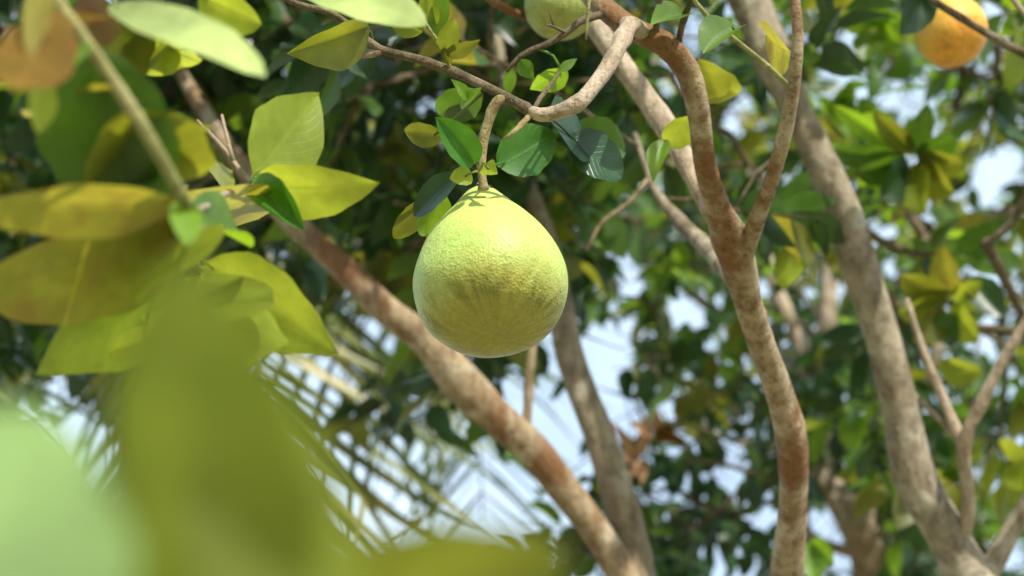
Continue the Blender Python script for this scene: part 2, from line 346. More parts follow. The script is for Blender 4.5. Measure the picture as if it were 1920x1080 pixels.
# slender forked tree that carries the fruit
TC = thing('pomelo_tree', 'slender pomelo tree with reddish-brown forked trunk, carrying the large pale green fruit', 'tree', (0.40, 2.85, 0), 'pomelo trees of the orchard')
c_tr = limb(TC, 'trunk', [(1090,-30,2.72,20),(1140,22,2.66,22),(1195,60,2.62,23),(1243,82,2.62,24),(1287,130,2.64,23),(1308,205,2.66,21),(1320,300,2.70,21),(1350,400,2.76,24),(1380,475,2.80,31),(1400,555,2.84,27),(1430,650,2.89,26),(1466,750,2.94,28),(1482,810,2.96,30),(1488,900,3.0,28),(1482,1000,3.04,29),(1473,1085,3.08,33)],
            BM['red'], 18, 0.08, extra_low=down(1478,1080,3.08,(0.40,2.85),0.036,0.06), extra_high=[(0.02,2.0,4.6,0.008),(0.06,2.02,4.1,0.011),(0.08,2.0,3.7,0.014)], knots=6, step=0.015)
c_i = limb(TC, 'limb', [(1484,-40,2.62,10),(1496,60,2.62,11),(1490,140,2.63,13),(1474,240,2.66,13),(1448,335,2.70,14),(1422,405,2.75,16),(1390,490,2.80,20)], BM['red'], 12, 0.09, extra_high=[(0.55,1.9,4.3,0.005),(0.40,1.95,3.75,0.007)])
c_f = limb(TC, 'limb', [(1040,-110,3.1,17),(1098,20,3.06,19),(1150,98,3.02,20),(1200,168,2.98,21),(1250,240,2.93,22),(1290,310,2.86,21),(1332,390,2.80,20),(1365,450,2.79,18)], BM['tan'], 14, 0.08, extra_high=[(-0.35,3.0,5.0,0.008),(-0.1,2.75,4.4,0.012)], knots=4)
c_h = limb(TC, 'branch', [(1204,60,2.61,16),(1186,46,2.58,16),(1168,72,2.53,15.5),(1148,112,2.50,15),(1115,160,2.47,14.5),(1080,195,2.45,14),(1045,210,2.45,13.5),(1012,215,2.45,13),(988,206,2.45,10)], BM['tan'], 12, 0.08, knots=3, step=0.012)
c_g = limb(TC, 'branch', [(1004,214,2.45,11),(985,203,2.45,10),(955,186,2.45,9.5),(905,160,2.45,9),(850,135,2.45,8.5),(780,110,2.44,8),(712,92,2.44,8),(668,60,2.43,7),(628,28,2.42,6.5),(560,8,2.42,6),(470,-40,2.45,5)], BM['twig'], 10, 0.09, knots=5, step=0.012)
c_p = limb(TC, 'fruit_stalk', [(944,181,2.45,7),(931,192,2.448,9),(916,228,2.45,9),(905,270,2.45,9.5),(902,310,2.45,9),(905,340,2.45,8.5),(906,356,2.452,11)], BM['stalk'], 10, 0.09, knots=3, step=0.008)
c_t1 = limb(TC, 'twig', [(714,95,2.44,7),(680,104,2.44,6),(640,106,2.45,5),(600,118,2.46,3)], BM['tan'], 8, 0.1, step=0.012)
c_t2 = limb(TC, 'twig', [(1000,208,2.45,5),(1012,185,2.46,4.5),(1032,160,2.47,4),(1050,134,2.48,2.5)], BM['twig'], 8, 0.1, step=0.012)
c_t3 = limb(TC, 'twig', [(1125,28,2.64,8),(1085,42,2.62,7),(1058,65,2.62,6.5),(1020,85,2.62,6),(975,105,2.62,5),(950,135,2.62,3.5)], BM['twig'], 8, 0.1, step=0.012)
c_t4 = limb(TC, 'twig', [(1232,80,2.62,7),(1230,40,2.60,7),(1236,0,2.58,6),(1240,-60,2.56,5)], BM['twig'], 8, 0.08)
c_t5 = limb(TC, 'twig', [(1273,110,2.63,6),(1274,70,2.62,6),(1284,30,2.60,6),(1300,-10,2.58,5),(1310,-60,2.56,4)], BM['twig'], 8, 0.08)
c_t6 = limb(TC, 'twig', [(1478,160,2.63,5),(1440,125,2.60,5),(1400,92,2.57,5),(1350,52,2.55,5),(1305,5,2.53,4.5),(1290,-30,2.52,4)], BM['greentwig'], 8, 0.06)
c_t7 = limb(TC, 'twig', [(845,133,2.45,4),(838,112,2.44,4),(818,75,2.42,4),(795,40,2.41,3.5),(775,10,2.40,3)], BM['greentwig'], 8, 0.06)
limb(TC, 'twig', [(995,214,2.45,6),(978,234,2.44,5),(960,250,2.43,4),(944,262,2.43,2.5)], BM['stalk'], 8, 0.1, step=0.01)
limb(TC, 'twig', [(1062,62,2.62,3.5),(1046,54,2.61,3),(1032,48,2.60,2.2),(1022,46,2.60,1.5)], BM['twig'], 6, 0.05, step=0.01)
limb(TC, 'twig', [(1040,52,2.605,2.5),(1034,36,2.60,2),(1030,18,2.60,1.4)], BM['twig'], 6, 0.05, step=0.01)
limb(TC, 'twig', [(1112,-60,2.6,4),(1106,-10,2.58,4),(1101,35,2.58,3.5),(1099,74,2.58,2.5)], BM['greentwig'], 6, 0.05, step=0.015)
c_f2 = limb(TC, 'limb', [(1425,590,2.88,16),(1380,530,3.05,17),(1330,470,3.2,17),(1272,412,3.35,14),(1225,350,3.45,8),(1190,250,3.5,5)], BM['grey'], 10, 0.08)
c_m = limb(TC, 'branch', [(1215,335,3.45,4),(1180,380,3.45,4),(1130,415,3.45,3.5),(1100,470,3.45,3)], BM['red'], 8, 0.1)
c_k = limb(TC, 'branch', [(880,-40,2.9,9),(930,5,2.92,9),(975,28,2.95,8),(1010,38,2.98,8),(1085,30,3.02,9)], BM['red'], 8, 0.1)

# thick leaning tree with mottled bark
TD = thing('pomelo_tree', 'thick leaning pomelo tree with mottled grey-brown bark and a thin forked side branch', 'tree', (1.45, 3.4, 0), 'pomelo trees of the orchard')
d_tr = limb(TD, 'trunk', [(1340,-130,3.75,38),(1400,-10,3.7,38),(1444,95,3.66,32),(1488,195,3.62,29),(1538,300,3.6,30),(1582,400,3.6,33),(1612,500,3.6,34),(1645,600,3.6,34),(1671,690,3.6,34),(1694,795,3.6,36),(1714,890,3.6,40),(1768,990,3.6,40),(1818,1085,3.6,46)],
            BM['grey'], 20, 0.05, extra_low=down(1818,1085,3.6,(1.45,3.4),0.058,0.10), extra_high=[(0.2,3.3,5.6,0.015),(0.22,3.1,4.7,0.025)], knots=7, step=0.02)
d_j = limb(TD, 'branch', [(1790,1035,3.6,18),(1813,975,3.58,14),(1812,900,3.56,13),(1806,830,3.55,13),(1838,760,3.54,12),(1872,690,3.53,11),(1920,610,3.52,10),(1990,480,3.5,8)], BM['tan'], 10, 0.09)
limb(TD, 'branch', [(1806,835,3.55,11),(1782,780,3.58,10),(1755,715,3.6,9),(1728,650,3.62,7),(1700,560,3.62,5)], BM['tan'], 10, 0.09)
limb(TD, 'twig', [(1790,818,3.57,6),(1760,785,3.6,6),(1720,745,3.62,5),(1690,720,3.62,5)], BM['tan'], 8, 0.09)
d_k = limb(TD, 'branch', [(2010,180,3.7,9),(1950,300,3.72,9),(1915,385,3.74,8),(1895,420,3.75,8),(1860,448,3.76,6),(1838,462,3.77,4)], BM['twig'], 8, 0.1)
d_o = limb(TD, 'twig', [(1700,-40,3.25,6),(1745,-2,3.22,7),(1800,32,3.2,7),(1860,68,3.18,8),(1920,100,3.16,9),(2020,150,3.15,10),(2010,320,3.4,10)], BM['twig'], 8, 0.08)
limb(TD, 'twig', [(1880,-40,3.3,6),(1900,0,3.3,6),(1925,30,3.3,6),(1990,120,3.3,6)], BM['tan'], 8, 0.08)
limb(TD, 'limb', [(2010,320,3.4,12),(2080,520,3.45,14),(2050,760,3.55,16),(1905,980,3.6,18),(1836,1110,3.6,22)], BM['grey'], 10, 0.08)

# tree with two stems joined in a V
TA = thing('pomelo_tree', 'pomelo tree with two brown stems meeting in a V below the hanging fruit', 'tree', (0.50, 3.6, 0), 'pomelo trees of the orchard')
a_tr = limb(TA, 'trunk', [(330,120,4.3,12),(380,205,4.2,15),(440,295,4.1,18),(520,385,4.0,22),(585,450,3.9,24),(655,515,3.85,25),(725,583,3.8,27),(800,640,3.8,29),(862,712,3.8,30),(930,780,3.8,32),(1000,842,3.8,31),(1062,922,3.8,29),(1118,995,3.8,28),(1162,1065,3.8,32),(1205,1150,3.8,44)],
            BM['red'], 18, 0.07, extra_low=down(1205,1150,3.8,(0.50,3.6),0.05,0.085), extra_high=[(-0.95,3.9,5.2,0.008)], knots=6, step=0.02)
a_b = limb(TA, 'limb', [(940,120,4.2,10),(985,330,4.1,14),(1035,480,4.0,19),(1052,570,3.95,23),(1064,650,3.92,26),(1090,730,3.9,27),(1122,810,3.88,28),(1152,900,3.86,30),(1176,985,3.84,32),(1192,1065,3.82,34),(1206,1140,3.8,38)], BM['grey'], 16, 0.07, extra_high=[(-0.05,3.6,5.2,0.007)], knots=4, step=0.02)
a_c = limb(TA, 'branch', [(985,822,3.8,10),(990,760,3.8,9),(993,700,3.8,9),(1000,640,3.8,8),(1020,560,3.85,7)], BM['red'], 8, 0.08)

# farther tree, trunk splits into a Y
TE = thing('pomelo_tree', 'farther grey pomelo trunk splitting into a Y between the slender and the leaning trunk', 'tree', (0.92, 5.25, 0), 'pomelo trees of the orchard')
e_tr = limb(TE, 'trunk', [(1562,440,5.9,18),(1552,560,5.85,19),(1546,700,5.8,20),(1540,820,5.75,22),(1545,885,5.7,24),(1575,940,5.65,28),(1612,985,5.6,38),(1636,1040,5.6,42),(1642,1090,5.6,44)], BM['tan'], 14, 0.1, extra_low=down(1642,1090,5.6,(0.92,5.25),0.06,0.09), knots=3)
limb(TE, 'limb', [(1760,640,5.7,10),(1722,760,5.7,12),(1690,850,5.66,15),(1678,915,5.63,17),(1660,960,5.6,22),(1640,1010,5.6,28)], BM['grey'], 10, 0.08)
limb(TE, 'branch', [(1475,900,5.8,7),(1482,960,5.75,8),(1530,1010,5.7,9),(1610,1040,5.6,12)], BM['tan'], 8, 0.08)
limb(TE, 'branch', [(1430,430,6.0,12),(1448,520,6.0,14),(1500,640,5.9,14),(1540,760,5.8,14)], BM['tan'], 8, 0.1)

# near tree whose branch hangs into the picture out of focus
TN = thing('pomelo_tree', 'near pomelo branch, out of focus, with large yellow-green leaves and a pale green stem', 'tree', (-1.15, 0.7, 0), 'pomelo trees of the orchard')
n_tr = limb(TN, 'trunk', [], BM['grey'], 16, 0.06, extra_high=[(-1.2,1.0,4.6,0.012),(-1.12,0.9,3.6,0.03),(-1.15,0.8,2.6,0.05),(-1.1,0.72,1.3,0.06),(-1.15,0.7,-0.03,0.08)], step=0.04)
n_s = limb(TN, 'branch', [(95,-20,1.52,11),(125,25,1.5,12),(180,105,1.5,12.5),(235,185,1.5,13),(290,275,1.51,13),(338,362,1.53,12),(352,392,1.6,9),(330,430,1.72,9),(352,480,1.85,8),(378,505,1.95,6)], BM['greentwig'], 12, 0.04, extra_high=[(-1.12,0.9,3.55,0.02),(-0.75,1.05,3.25,0.014)], step=0.012)
n_q = limb(TN, 'twig', [(352,400,1.62,7),(400,380,1.85,6),(440,355,2.02,6),(475,342,2.08,5),(450,320,2.1,5),(425,285,2.12,4.5),(370,225,2.14,2)], BM['tan'], 8, 0.08, step=0.012)
limb(TN, 'twig', [(440,310,2.11,4.5),(428,270,2.11,4),(416,215,2.12,2.5)], BM['tan'], 8, 0.08, step=0.012)
n_u = limb(TN, 'branch', [(20,-60,1.9,8),(120,-40,1.9,7),(220,-20,1.9,6),(330,-20,1.92,5),(480,-30,1.95,4),(620,-25,1.98,3)], BM['greentwig'], 8, 0.06, extra_high=[(-1.12,0.9,3.5,0.015),(-0.7,1.2,3.2,0.01)])
n_w = limb(TN, 'branch', [(-500,1700,0.62,14),(-100,1500,0.6,9),(300,1400,0.6,7),(700,1300,0.62,5),(860,1180,0.64,3)], BM['greentwig'], 8, 0.05, extra_high=[(-1.12,0.74,1.6,0.014),(-0.6,0.55,1.68,0.009)])

# ------------------------------------------------------------------ fruit
def fruit(name, label, px, py, d, diam_px, profile, mat, tilt, stalk_to=None, seed=0):
    r_ = np.random.default_rng(seed); ph = r_.random(8)*6.28
    c = P(px, py, d); s = diam_px*d/FPX/2
    prof = catmull([(a, b, 0, 0) for a, b in profile], 0.05)[:, :2]
    NSG = 96; V, F = [], []
    for i, (rr_, z) in enumerate(prof):
        for k in range(NSG):
            a = 2*math.pi*k/NSG
            lump = 1 + 0.012*math.sin(2*a+ph[0]+z) + 0.009*math.sin(3*a+ph[1]+2*z) + 0.006*math.sin(5*a+ph[2]-3*z) + 0.006*math.sin(9*z+4*a+ph[3])
            V.append((rr_*s*lump*math.cos(a), rr_*s*lump*math.sin(a), z*s))
    m_ = len(prof)
    F = [(i*NSG+k, (i+1)*NSG+k, (i+1)*NSG+(k+1) % NSG, i*NSG+(k+1) % NSG) for i in range(m_-1) for k in range(NSG)]
    F.append(tuple(range(NSG))); F.append(tuple((m_-1)*NSG+k for k in range(NSG))[::-1])
    o = mesh_obj(name, V, F, mat); o.location = c
    o.rotation_euler = tilt
    tag(o, label, 'fruit', 'pomelos hanging in the trees')
    zt = prof[0][1]*s
    # star shaped calyx under the stalk
    cv, cf = [], []
    for ring, (rq, zq) in enumerate(((0.02, 0.045), (0.11, 0.03), (0.14, -0.02))):
        for k in range(20):
            a = 2*math.pi*k/20; q = rq*(1+(0.35 if ring else 0)*math.cos(5*a)); cv.append((q*s*math.cos(a), q*s*math.sin(a), zt+zq*s))
    cf = [(i*20+k, (i+1)*20+k, (i+1)*20+(k+1) % 20, i*20+(k+1) % 20) for i in range(2) for k in range(20)] + [tuple(range(20))[::-1]]
    ca = mesh_obj('calyx', cv, cf, BM['greentwig'], o)
    return o
pear = [(0.03,1.45),(0.10,1.44),(0.19,1.39),(0.31,1.24),(0.47,1.02),(0.65,0.79),(0.82,0.53),(0.95,0.22),(1.0,-0.08),(0.98,-0.30),(0.90,-0.51),(0.76,-0.68),(0.56,-0.80),(0.34,-0.86),(0.15,-0.875),(0.06,-0.855),(0.01,-0.845)]
roundp = [(0.04,0.97),(0.15,0.98),(0.33,0.96),(0.60,0.83),(0.82,0.60),(0.96,0.28),(1.0,0.0),(0.97,-0.28),(0.84,-0.58),(0.62,-0.80),(0.36,-0.92),(0.14,-0.94),(0.07,-0.915),(0.01,-0.905)]
fruit('pomelo', 'large pale yellow-green pomelo with a pear-shaped neck hanging on a short brown stalk', 919, 524, 2.45, 294, pear, FM, (R(-8), R(0), R(40)), seed=3)
fruit('pomelo', 'ripe orange pomelo hanging behind a thin dark twig', 1782, 58, 3.45, 136, roundp, FM2, (R(-30), R(4), 1.0), seed=5)
fruit('pomelo', 'green pomelo half hidden behind a bare twig beside the pale crossing branches', 1051, 6, 2.95, 138, roundp, FM3, (R(-10), R(6), 2.0), seed=8)
# stalks of the two farther fruits
limb(TD, 'fruit_stalk', [(1775,-14,3.46,6),(1772,-50,3.42,6),(1720,-60,3.3,6),(1690,-45,3.25,6)], BM['greentwig'], 8, 0.05)
limb(TC, 'fruit_stalk', [(1052,-60,2.95,6),(1048,-90,2.99,7),(1042,-112,3.08,8)], BM['greentwig'], 8, 0.05)

# ------------------------------------------------------------------ leaves one can tell apart: the near branch
H = hero_leaf
H(n_q,(478,330,2.08),(602,174,2.14),140,'yellow',-0.25,0.2,0.16,0.05,0.03,True,(470,342,2.08))
H(n_q,(485,348,2.08),(706,352,2.02),92,'yellow',-0.8,0,0.12,0.05,0.02,True,(470,344,2.08))
H(n_s,(382,492,1.96),(634,660,1.98),170,'yellow',-0.6,-0.1,0.14,-0.02,0.02,True,(372,498,1.93))
H(n_s,(372,428,1.75),(-40,548,1.65),185,'gold',-0.9,-0.2,0.14,0.06,0.03,False,(340,432,1.73))
H(n_s,(350,490,1.86),(62,700,1.80),190,'yellow',-0.9,-0.2,0.10,0.0,0.02,True,(352,482,1.85))
H(n_s,(338,380,1.58),(-50,415,1.50),95,'gold',-1.1,0,0.2,0.1,0.03,False,(340,372,1.56))
H(n_q,(345,345,1.95),(492,428,2.2),110,'gold',-0.9,0.2,0.10,0.02,0.03,False,(350,385,1.7))
H(n_s,(345,420,1.75),(500,437,1.9),64,'fresh',0.4,0,0.5,0.1,0.05,True,(335,425,1.72))
H(n_q,(474,346,2.07),(566,424,2.03),66,'glossy',0.5,-0.3,0.95,0.12,0.02,False,(470,344,2.08))
H(n_q,(430,322,2.1),(330,262,2.2),80,'olive',-0.7,0,0.2,0.1,0.03,False)
H(n_s,(345,378,1.56),(352,446,1.5),34,'fresh',0.9,0.2,0.2,0.1)
H(n_s,(352,440,1.74),(290,560,1.65),120,'yellow',-0.8,-0.1,0.12,0.1,0.03,True)
H(n_s,(378,505,1.94),(300,700,1.60),170,'yellow',-0.9,0.1,0.12,0.0,0.03,True)
H(n_s,(378,507,1.94),(455,700,1.75),150,'yellow',-0.9,0.1,0.12,0.0,0.03,True)
# big shaded leaf hanging under the stem, leaves about it
H(n_s,(175,95,1.56),(245,425,1.62),250,'mid',-0.3,-0.3,0.16,0.05,0.04,False,(170,92,1.5))
H(n_s,(150,75,1.5),(62,158,1.44),60,'fresh',1.2,0.3,0.5,0.1)
H(n_s,(78,150,1.5),(78,236,1.46),34,'yellow',0.9,0.5,0.3,0.1)
H(n_s,(110,5,1.46),(15,235,1.30),75,'brown',-0.9,-0.3,0.15,0.1,0.04,False)
H(n_s,(80,-30,1.46),(66,55,1.36),30,'gold',0.8,0.2,0.3,0.2)
H(n_s,(125,20,1.52),(185,60,1.6),60,'brown',-0.7,0,0.2,0.1)
H(n_s,(225,170,1.55),(60,265,1.75),90,'gold',-0.8,0,0.2,0.1)
H(n_s,(250,205,1.55),(300,400,1.7),130,'olive',-0.6,0.2,0.2,0.1,0.04)
H(n_s,(255,215,1.58),(330,300,1.75),110,'olive',-0.6,0.2,0.2,0.1,0.04)
H(n_s,(200,140,1.56),(100,345,2.0),90,'mid',0.1,0,0.3,0.2)
H(n_s,(330,350,1.56),(140,400,2.0),90,'glossy',0.2,0,0.3,0.2)
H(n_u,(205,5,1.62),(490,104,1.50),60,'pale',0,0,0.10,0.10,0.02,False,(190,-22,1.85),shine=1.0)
H(n_u,(372,-10,1.92),(480,52,1.9),74,'yellow',-0.7,0,0.2,0.12,0.02,False,(360,-20,1.92))
H(n_u,(215,5,1.9),(250,175,1.95),110,'olive',-0.7,0.3,0.2,0.1,0.03,False,(215,-20,1.9))
H(n_u,(300,40,1.92),(262,150,1.98),80,'yellow',-0.7,0,0.3,0.1,0.03,False,(290,-15,1.92))
H(n_u,(310,70,1.92),(345,140,1.98),54,'yellow',-0.7,0,0.3,0.1,0.03,False,(300,-15,1.92))
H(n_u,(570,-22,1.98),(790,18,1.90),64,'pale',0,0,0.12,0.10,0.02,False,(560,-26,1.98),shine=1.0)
H(n_u,(150,-30,1.9),(205,62,1.85),80,'brown',-0.7,0,0.2,0.12,0.02,False)
# leaves right in front of the lens
H(n_w,(470,1420,0.56),(335,480,0.54),380,'lime',-0.9,0.0,0.08,0.0,0.02,False,(320,1398,0.6))
H(n_w,(580,1420,0.54),(440,640,0.56),320,'lime',-0.9,0.2,0.08,0.0,0.02,False,(420,1380,0.6))
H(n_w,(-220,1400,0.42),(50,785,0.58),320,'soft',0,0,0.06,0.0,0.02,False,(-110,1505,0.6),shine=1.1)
H(n_w,(420,1260,0.62),(1070,1045,0.66),300,'olive',-0.8,0.1,0.08,0.0,0.02,False,(520,1350,0.61))

# ------------------------------------------------------------------ leaves one can tell apart: around the fruit
H(c_p,(888,308,2.44),(822,222,2.40),62,'glossy',0.5,-0.2,0.55,0.08,0.03,False,(902,312,2.45))
H(c_p,(934,312,2.50),(1040,250,2.54),88,'glossy',0.05,0.2,0.12,0.03,0.05,False,(903,326,2.45))
H(c_p,(886,330,2.44),(846,333,2.42),30,'yellow',0.2,0,0.3,0.1,0.03,False,(901,326,2.45))
H(c_p,(908,312,2.43),(930,324,2.41),22,'yellow',0.2,0,0.3,0.1,0.03,True,(904,312,2.45))
H(c_g,(830,255,2.50),(755,248,2.52),44,'olive',-0.4,0,0.2,0.1,0.03,False,(905,175,2.45))
H(c_p,(862,326,2.46),(772,405,2.50),46,'dark2',0.5,0,0.3,0.06,0.03,False,(901,318,2.45))
H(c_p,(800,370,2.52),(738,452,2.55),44,'olive',-0.4,0,0.3,0.06,0.03,False)
H(c_p,(820,350,2.50),(800,448,2.55),52,'fresh',-0.3,0.3,0.4,0.06,0.03,False)
H(c_h,(1025,225,2.52),(1105,268,2.62),70,'dark2',0.4,0,0.2,0.06,0.03,False,(1010,214,2.46))
H(c_h,(1068,258,2.6),(1170,328,2.6),86,'dark2',0,0,0.14,0.10,0.03,False,(1020,216,2.47),shine=1.0)
H(c_h,(1075,240,2.66),(1180,285,2.72),60,'mid',0.3,0,0.3,0.1,0.03)
H(c_g,(690,48,2.43),(548,106,2.36),74,'olive',-0.6,0,0.35,0.06,0.03,True,(700,86,2.44))
H(c_t7,(792,62,2.42),(720,22,2.40),46,'yellow',-0.5,0,0.2,0.1,0.03,True)
H(c_t7,(806,55,2.42),(798,-22,2.40),44,'yellow',-0.4,0,0.2,0.1,0.03,True)
H(c_t7,(812,68,2.42),(838,-25,2.40),40,'fresh',-0.4,0,0.2,0.1,0.03,True)
H(c_t7,(832,98,2.43),(850,40,2.40),34,'yellow',-0.4,0,0.2,0.1,0.03,False)
H(c_t7,(838,104,2.43),(898,78,2.40),26,'olive',-0.4,0,0.2,0.1,0.03,True)
H(c_t7,(842,120,2.44),(836,80,2.42),20,'olive',-0.4,0,0.2,0.1,0.03,False)
H(c_g,(880,188,2.44),(850,148,2.42),20,'fresh',0.6,0,0.2,0.1,0.03,True)
H(c_g,(862,202,2.44),(900,162,2.42),18,'fresh',0.9,0,0.2,0.1,0.03,True)
H(c_g,(900,170,2.50),(818,222,2.56),52,'mid',-0.3,0,0.2,0.1,0.03,False)
H(c_g,(905,175,2.52),(838,208,2.56),34,'brown',-0.3,0,0.2,0.1,0.03,False)
H(c_t6,(1385,48,2.55),(1318,92,2.50),46,'fresh',1.1,-0.2,0.5,0.1,0.03,False,(1355,55,2.55))
H(c_t3,(1065,130,2.62),(990,175,2.66),40,'fresh',-0.4,0,0.2,0.1,0.03,True,(1010,92,2.62))
H(c_t3,(975,112,2.62),(1000,150,2.62),34,'mid',-0.4,0,0.2,0.1,0.03,True)
H(c_t3,(960,128,2.62),(950,185,2.62),26,'fresh',0.4,0,0.2,0.1,0.03,True)
H(c_t2,(1050,134,2.48),(1082,108,2.48),20,'fresh',0.4,0,0.2,0.1,0.03,True)
H(c_t5,(1284,25,2.60),(1222,40,2.55),36,'fresh',0.9,0,0.4,0.1,0.03,True)
H(c_f,(1252,272,2.84),(1296,222,2.80),46,'yellow',-0.2,0,0.3,0.1,0.03,False)
H(c_f,(1246,262,2.82),(1222,335,2.78),34,'fresh',0.7,-0.3,0.5,0.1,0.03,True)
H(c_i,(1490,100,2.65),(1420,72,2.75),56,'gold',-0.3,0,0.2,0.1,0.03,False)
H(c_t5,(1310,110,2.85),(1345,190,2.9),70,'olive',-0.7,0,0.25,0.1,0.04,False)
H(c_t5,(1300,130,2.9),(1385,185,2.95),60,'olive',-0.7,0,0.25,0.1,0.04,False)
H(d_o,(1735,-25,3.24),(1695,62,3.2),54,'dark',-0.3,0.3,0.3,0.1,0.03,False,(1740,-5,3.22))
for a, b, w, p in (((1700,300),(1555,285),44,'mid'),((1705,290),(1560,205),40,'fresh'),((1712,285),(1640,215),38,'olive'),((1715,290),(1740,200),42,'mid'),((1722,300),(1805,312),50,'olive'),
                   ((1720,310),(1780,365),56,'olive'),((1712,312),(1725,395),56,'yellow'),((1704,310),(1660,370),48,'dark'),((1700,306),(1610,330),40,'mid'),((1720,296),(1790,262),46,'mid')):
    H(d_tr,(*a,3.9),(*b,3.84),w,p,-0.5,random.uniform(-.3,.3),0.25,0.1,0.04,False)
for a, b, w, p in (((1778,560),(1690,520),50,'olive'),((1780,555),(1765,470),50,'gold'),((1785,560),(1838,530),34,'yellow'),((1775,570),(1690,590),44,'yellow'),((1780,575),(1830,640),56,'yellow'),((1765,640),(1790,590),48,'dark'),
                   ((1770,580),(1722,640),48,'olive'),((1815,520),(1880,590),60,'dark'),((1760,690),(1840,700),52,'yellow')):
    H(d_tr,(*a,4.1),(*b,4.05),w,p,-0.5 if p != 'dark' else 0.1,random.uniform(-.3,.3),0.25,0.1,0.04,False)

# dry leaves caught in the farther tree, bright young leaves low down and high up
e_dry = limb(TE, 'twig', [(1165,905,5.0,4),(1195,860,5.0,4),(1225,815,5.05,4),(1300,800,5.3,5),(1420,840,5.6,6),(1540,860,5.74,7)], BM['tan'], 6, 0.06)
for a, b, w, p in (((1195,860),(1150,790),20,'dry'),((1200,855),(1215,780),22,'dry'),((1190,865),(1150,850),18,'dry'),((1200,860),(1205,905),22,'dry'),((1225,815),(1270,800),22,'brown'),((1228,818),(1290,825),24,'brown'),((1222,815),(1185,790),20,'dry'),((1235,812),(1230,770),18,'dry'),((1175,890),(1205,880),16,'dry')):
    H(e_dry,(*a,5.0),(*b,4.96),w,p,0.5,random.uniform(-.3,.3),0.3,0.15,0.05,True,nl=10)
for a, b, w, p in (((1520,1015),(1560,1060),48,'fresh'),((1515,1020),(1530,1090),46,'fresh'),((1510,1015),(1450,1040),36,'fresh'),((1640,55),(1700,30),50,'fresh'),((1640,60),(1690,85),46,'fresh'),((1632,55),(1590,20),46,'fresh'),((1636,62),(1620,110),44,'fresh'),((1640,50),(1655,0),44,'fresh')):
    H(d_tr,(*a,4.1),(*b,4.06),w,p,-0.3,random.uniform(-.3,.3),0.25,0.1,0.04,False,nl=10)

# ------------------------------------------------------------------ coconut palm behind
pm, n, l = new_mat('palm_leaflet')
o_ = n.new('ShaderNodeOutputMaterial'); p_ = n.new('ShaderNodeBsdfPrincipled'); tr_ = n.new('ShaderNodeBsdfTranslucent'); mx_ = n.new('ShaderNodeMixShader'); g_ = n.new('ShaderNodeNewGeometry')
nz_ = n.new('ShaderNodeTexNoise'); nz_.inputs['Scale'].default_value = 5; nz_.inputs['Detail'].default_value = 5; l.new(g_.outputs['Position'], nz_.inputs['Vector'])
r_ = ramp(n, [(0.36, (0.06, 0.11, 0.025)), (0.52, (0.17, 0.20, 0.045)), (0.66, (0.36, 0.33, 0.10))]); l.new(nz_.outputs['Fac'], r_.inputs['Fac'])
l.new(r_.outputs['Color'], p_.inputs['Base Color']); p_.inputs['Roughness'].default_value = 0.38; l.new(r_.outputs['Color'], tr_.inputs['Color'])
mx_.inputs[0].default_value = 0.35; l.new(p_.outputs[0], mx_.inputs[1]); l.new(tr_.outputs[0], mx_.inputs[2]); l.new(mx_.outputs[0], o_.inputs[0])
palm_base = P(-170, 1080, 7.0); palm_base[2] = 0
TP = thing('coconut_palm', 'coconut palm with drooping pale green fronds of narrow leaflets behind the V-stemmed tree', 'palm', palm_base)
crown = P(-130, -420, 6.9)
tv = [(*(crown+np.array((0, 0, 0.1))), 0.07), (*crown, 0.10), (*(0.5*crown+0.5*P(-120, 500, 6.9)), 0.105), (*P(-110, 700, 6.95), 0.115), (*P(-130, 1080, 7.0), 0.125), (*(palm_base+np.array((0, 0, 0.6))), 0.15), (*(palm_base+np.array((0, 0, -0.05))), 0.20)]
V, F, _, _ = tube_geo(tv, 16, 0.04, 0.06, 0)
in_thing(mesh_obj('trunk', V, F, BM['grey']), TP)
LEAFLET = {}
def leaflet_mesh(v):
    if v not in LEAFLET:
        droop = (0.25, 0.55, 0.95)[v]; V, F = [], []; m_ = 8
        for i in range(m_+1):
            t = i/m_; w = 0.024*(min(1, t*5+0.35))*(1-t)**0.42+0.001
            ang = droop*t; y = math.sin(ang)/droop if droop else t; z = -(1-math.cos(ang))/droop
            for s in (-1, 0, 1): V.append((s*w, y, z-abs(s)*w*0.35))
        for i in range(m_):
            for k in range(2): a = i*3+k; F.append((a, a+1, a+4, a+3))
        me = bpy.data.meshes.new('leaflet'); me.from_pydata(V, [], F); me.polygons.foreach_set('use_smooth', [True]*len(F)); me.materials.append(pm); LEAFLET[v] = me
    return LEAFLET[v]
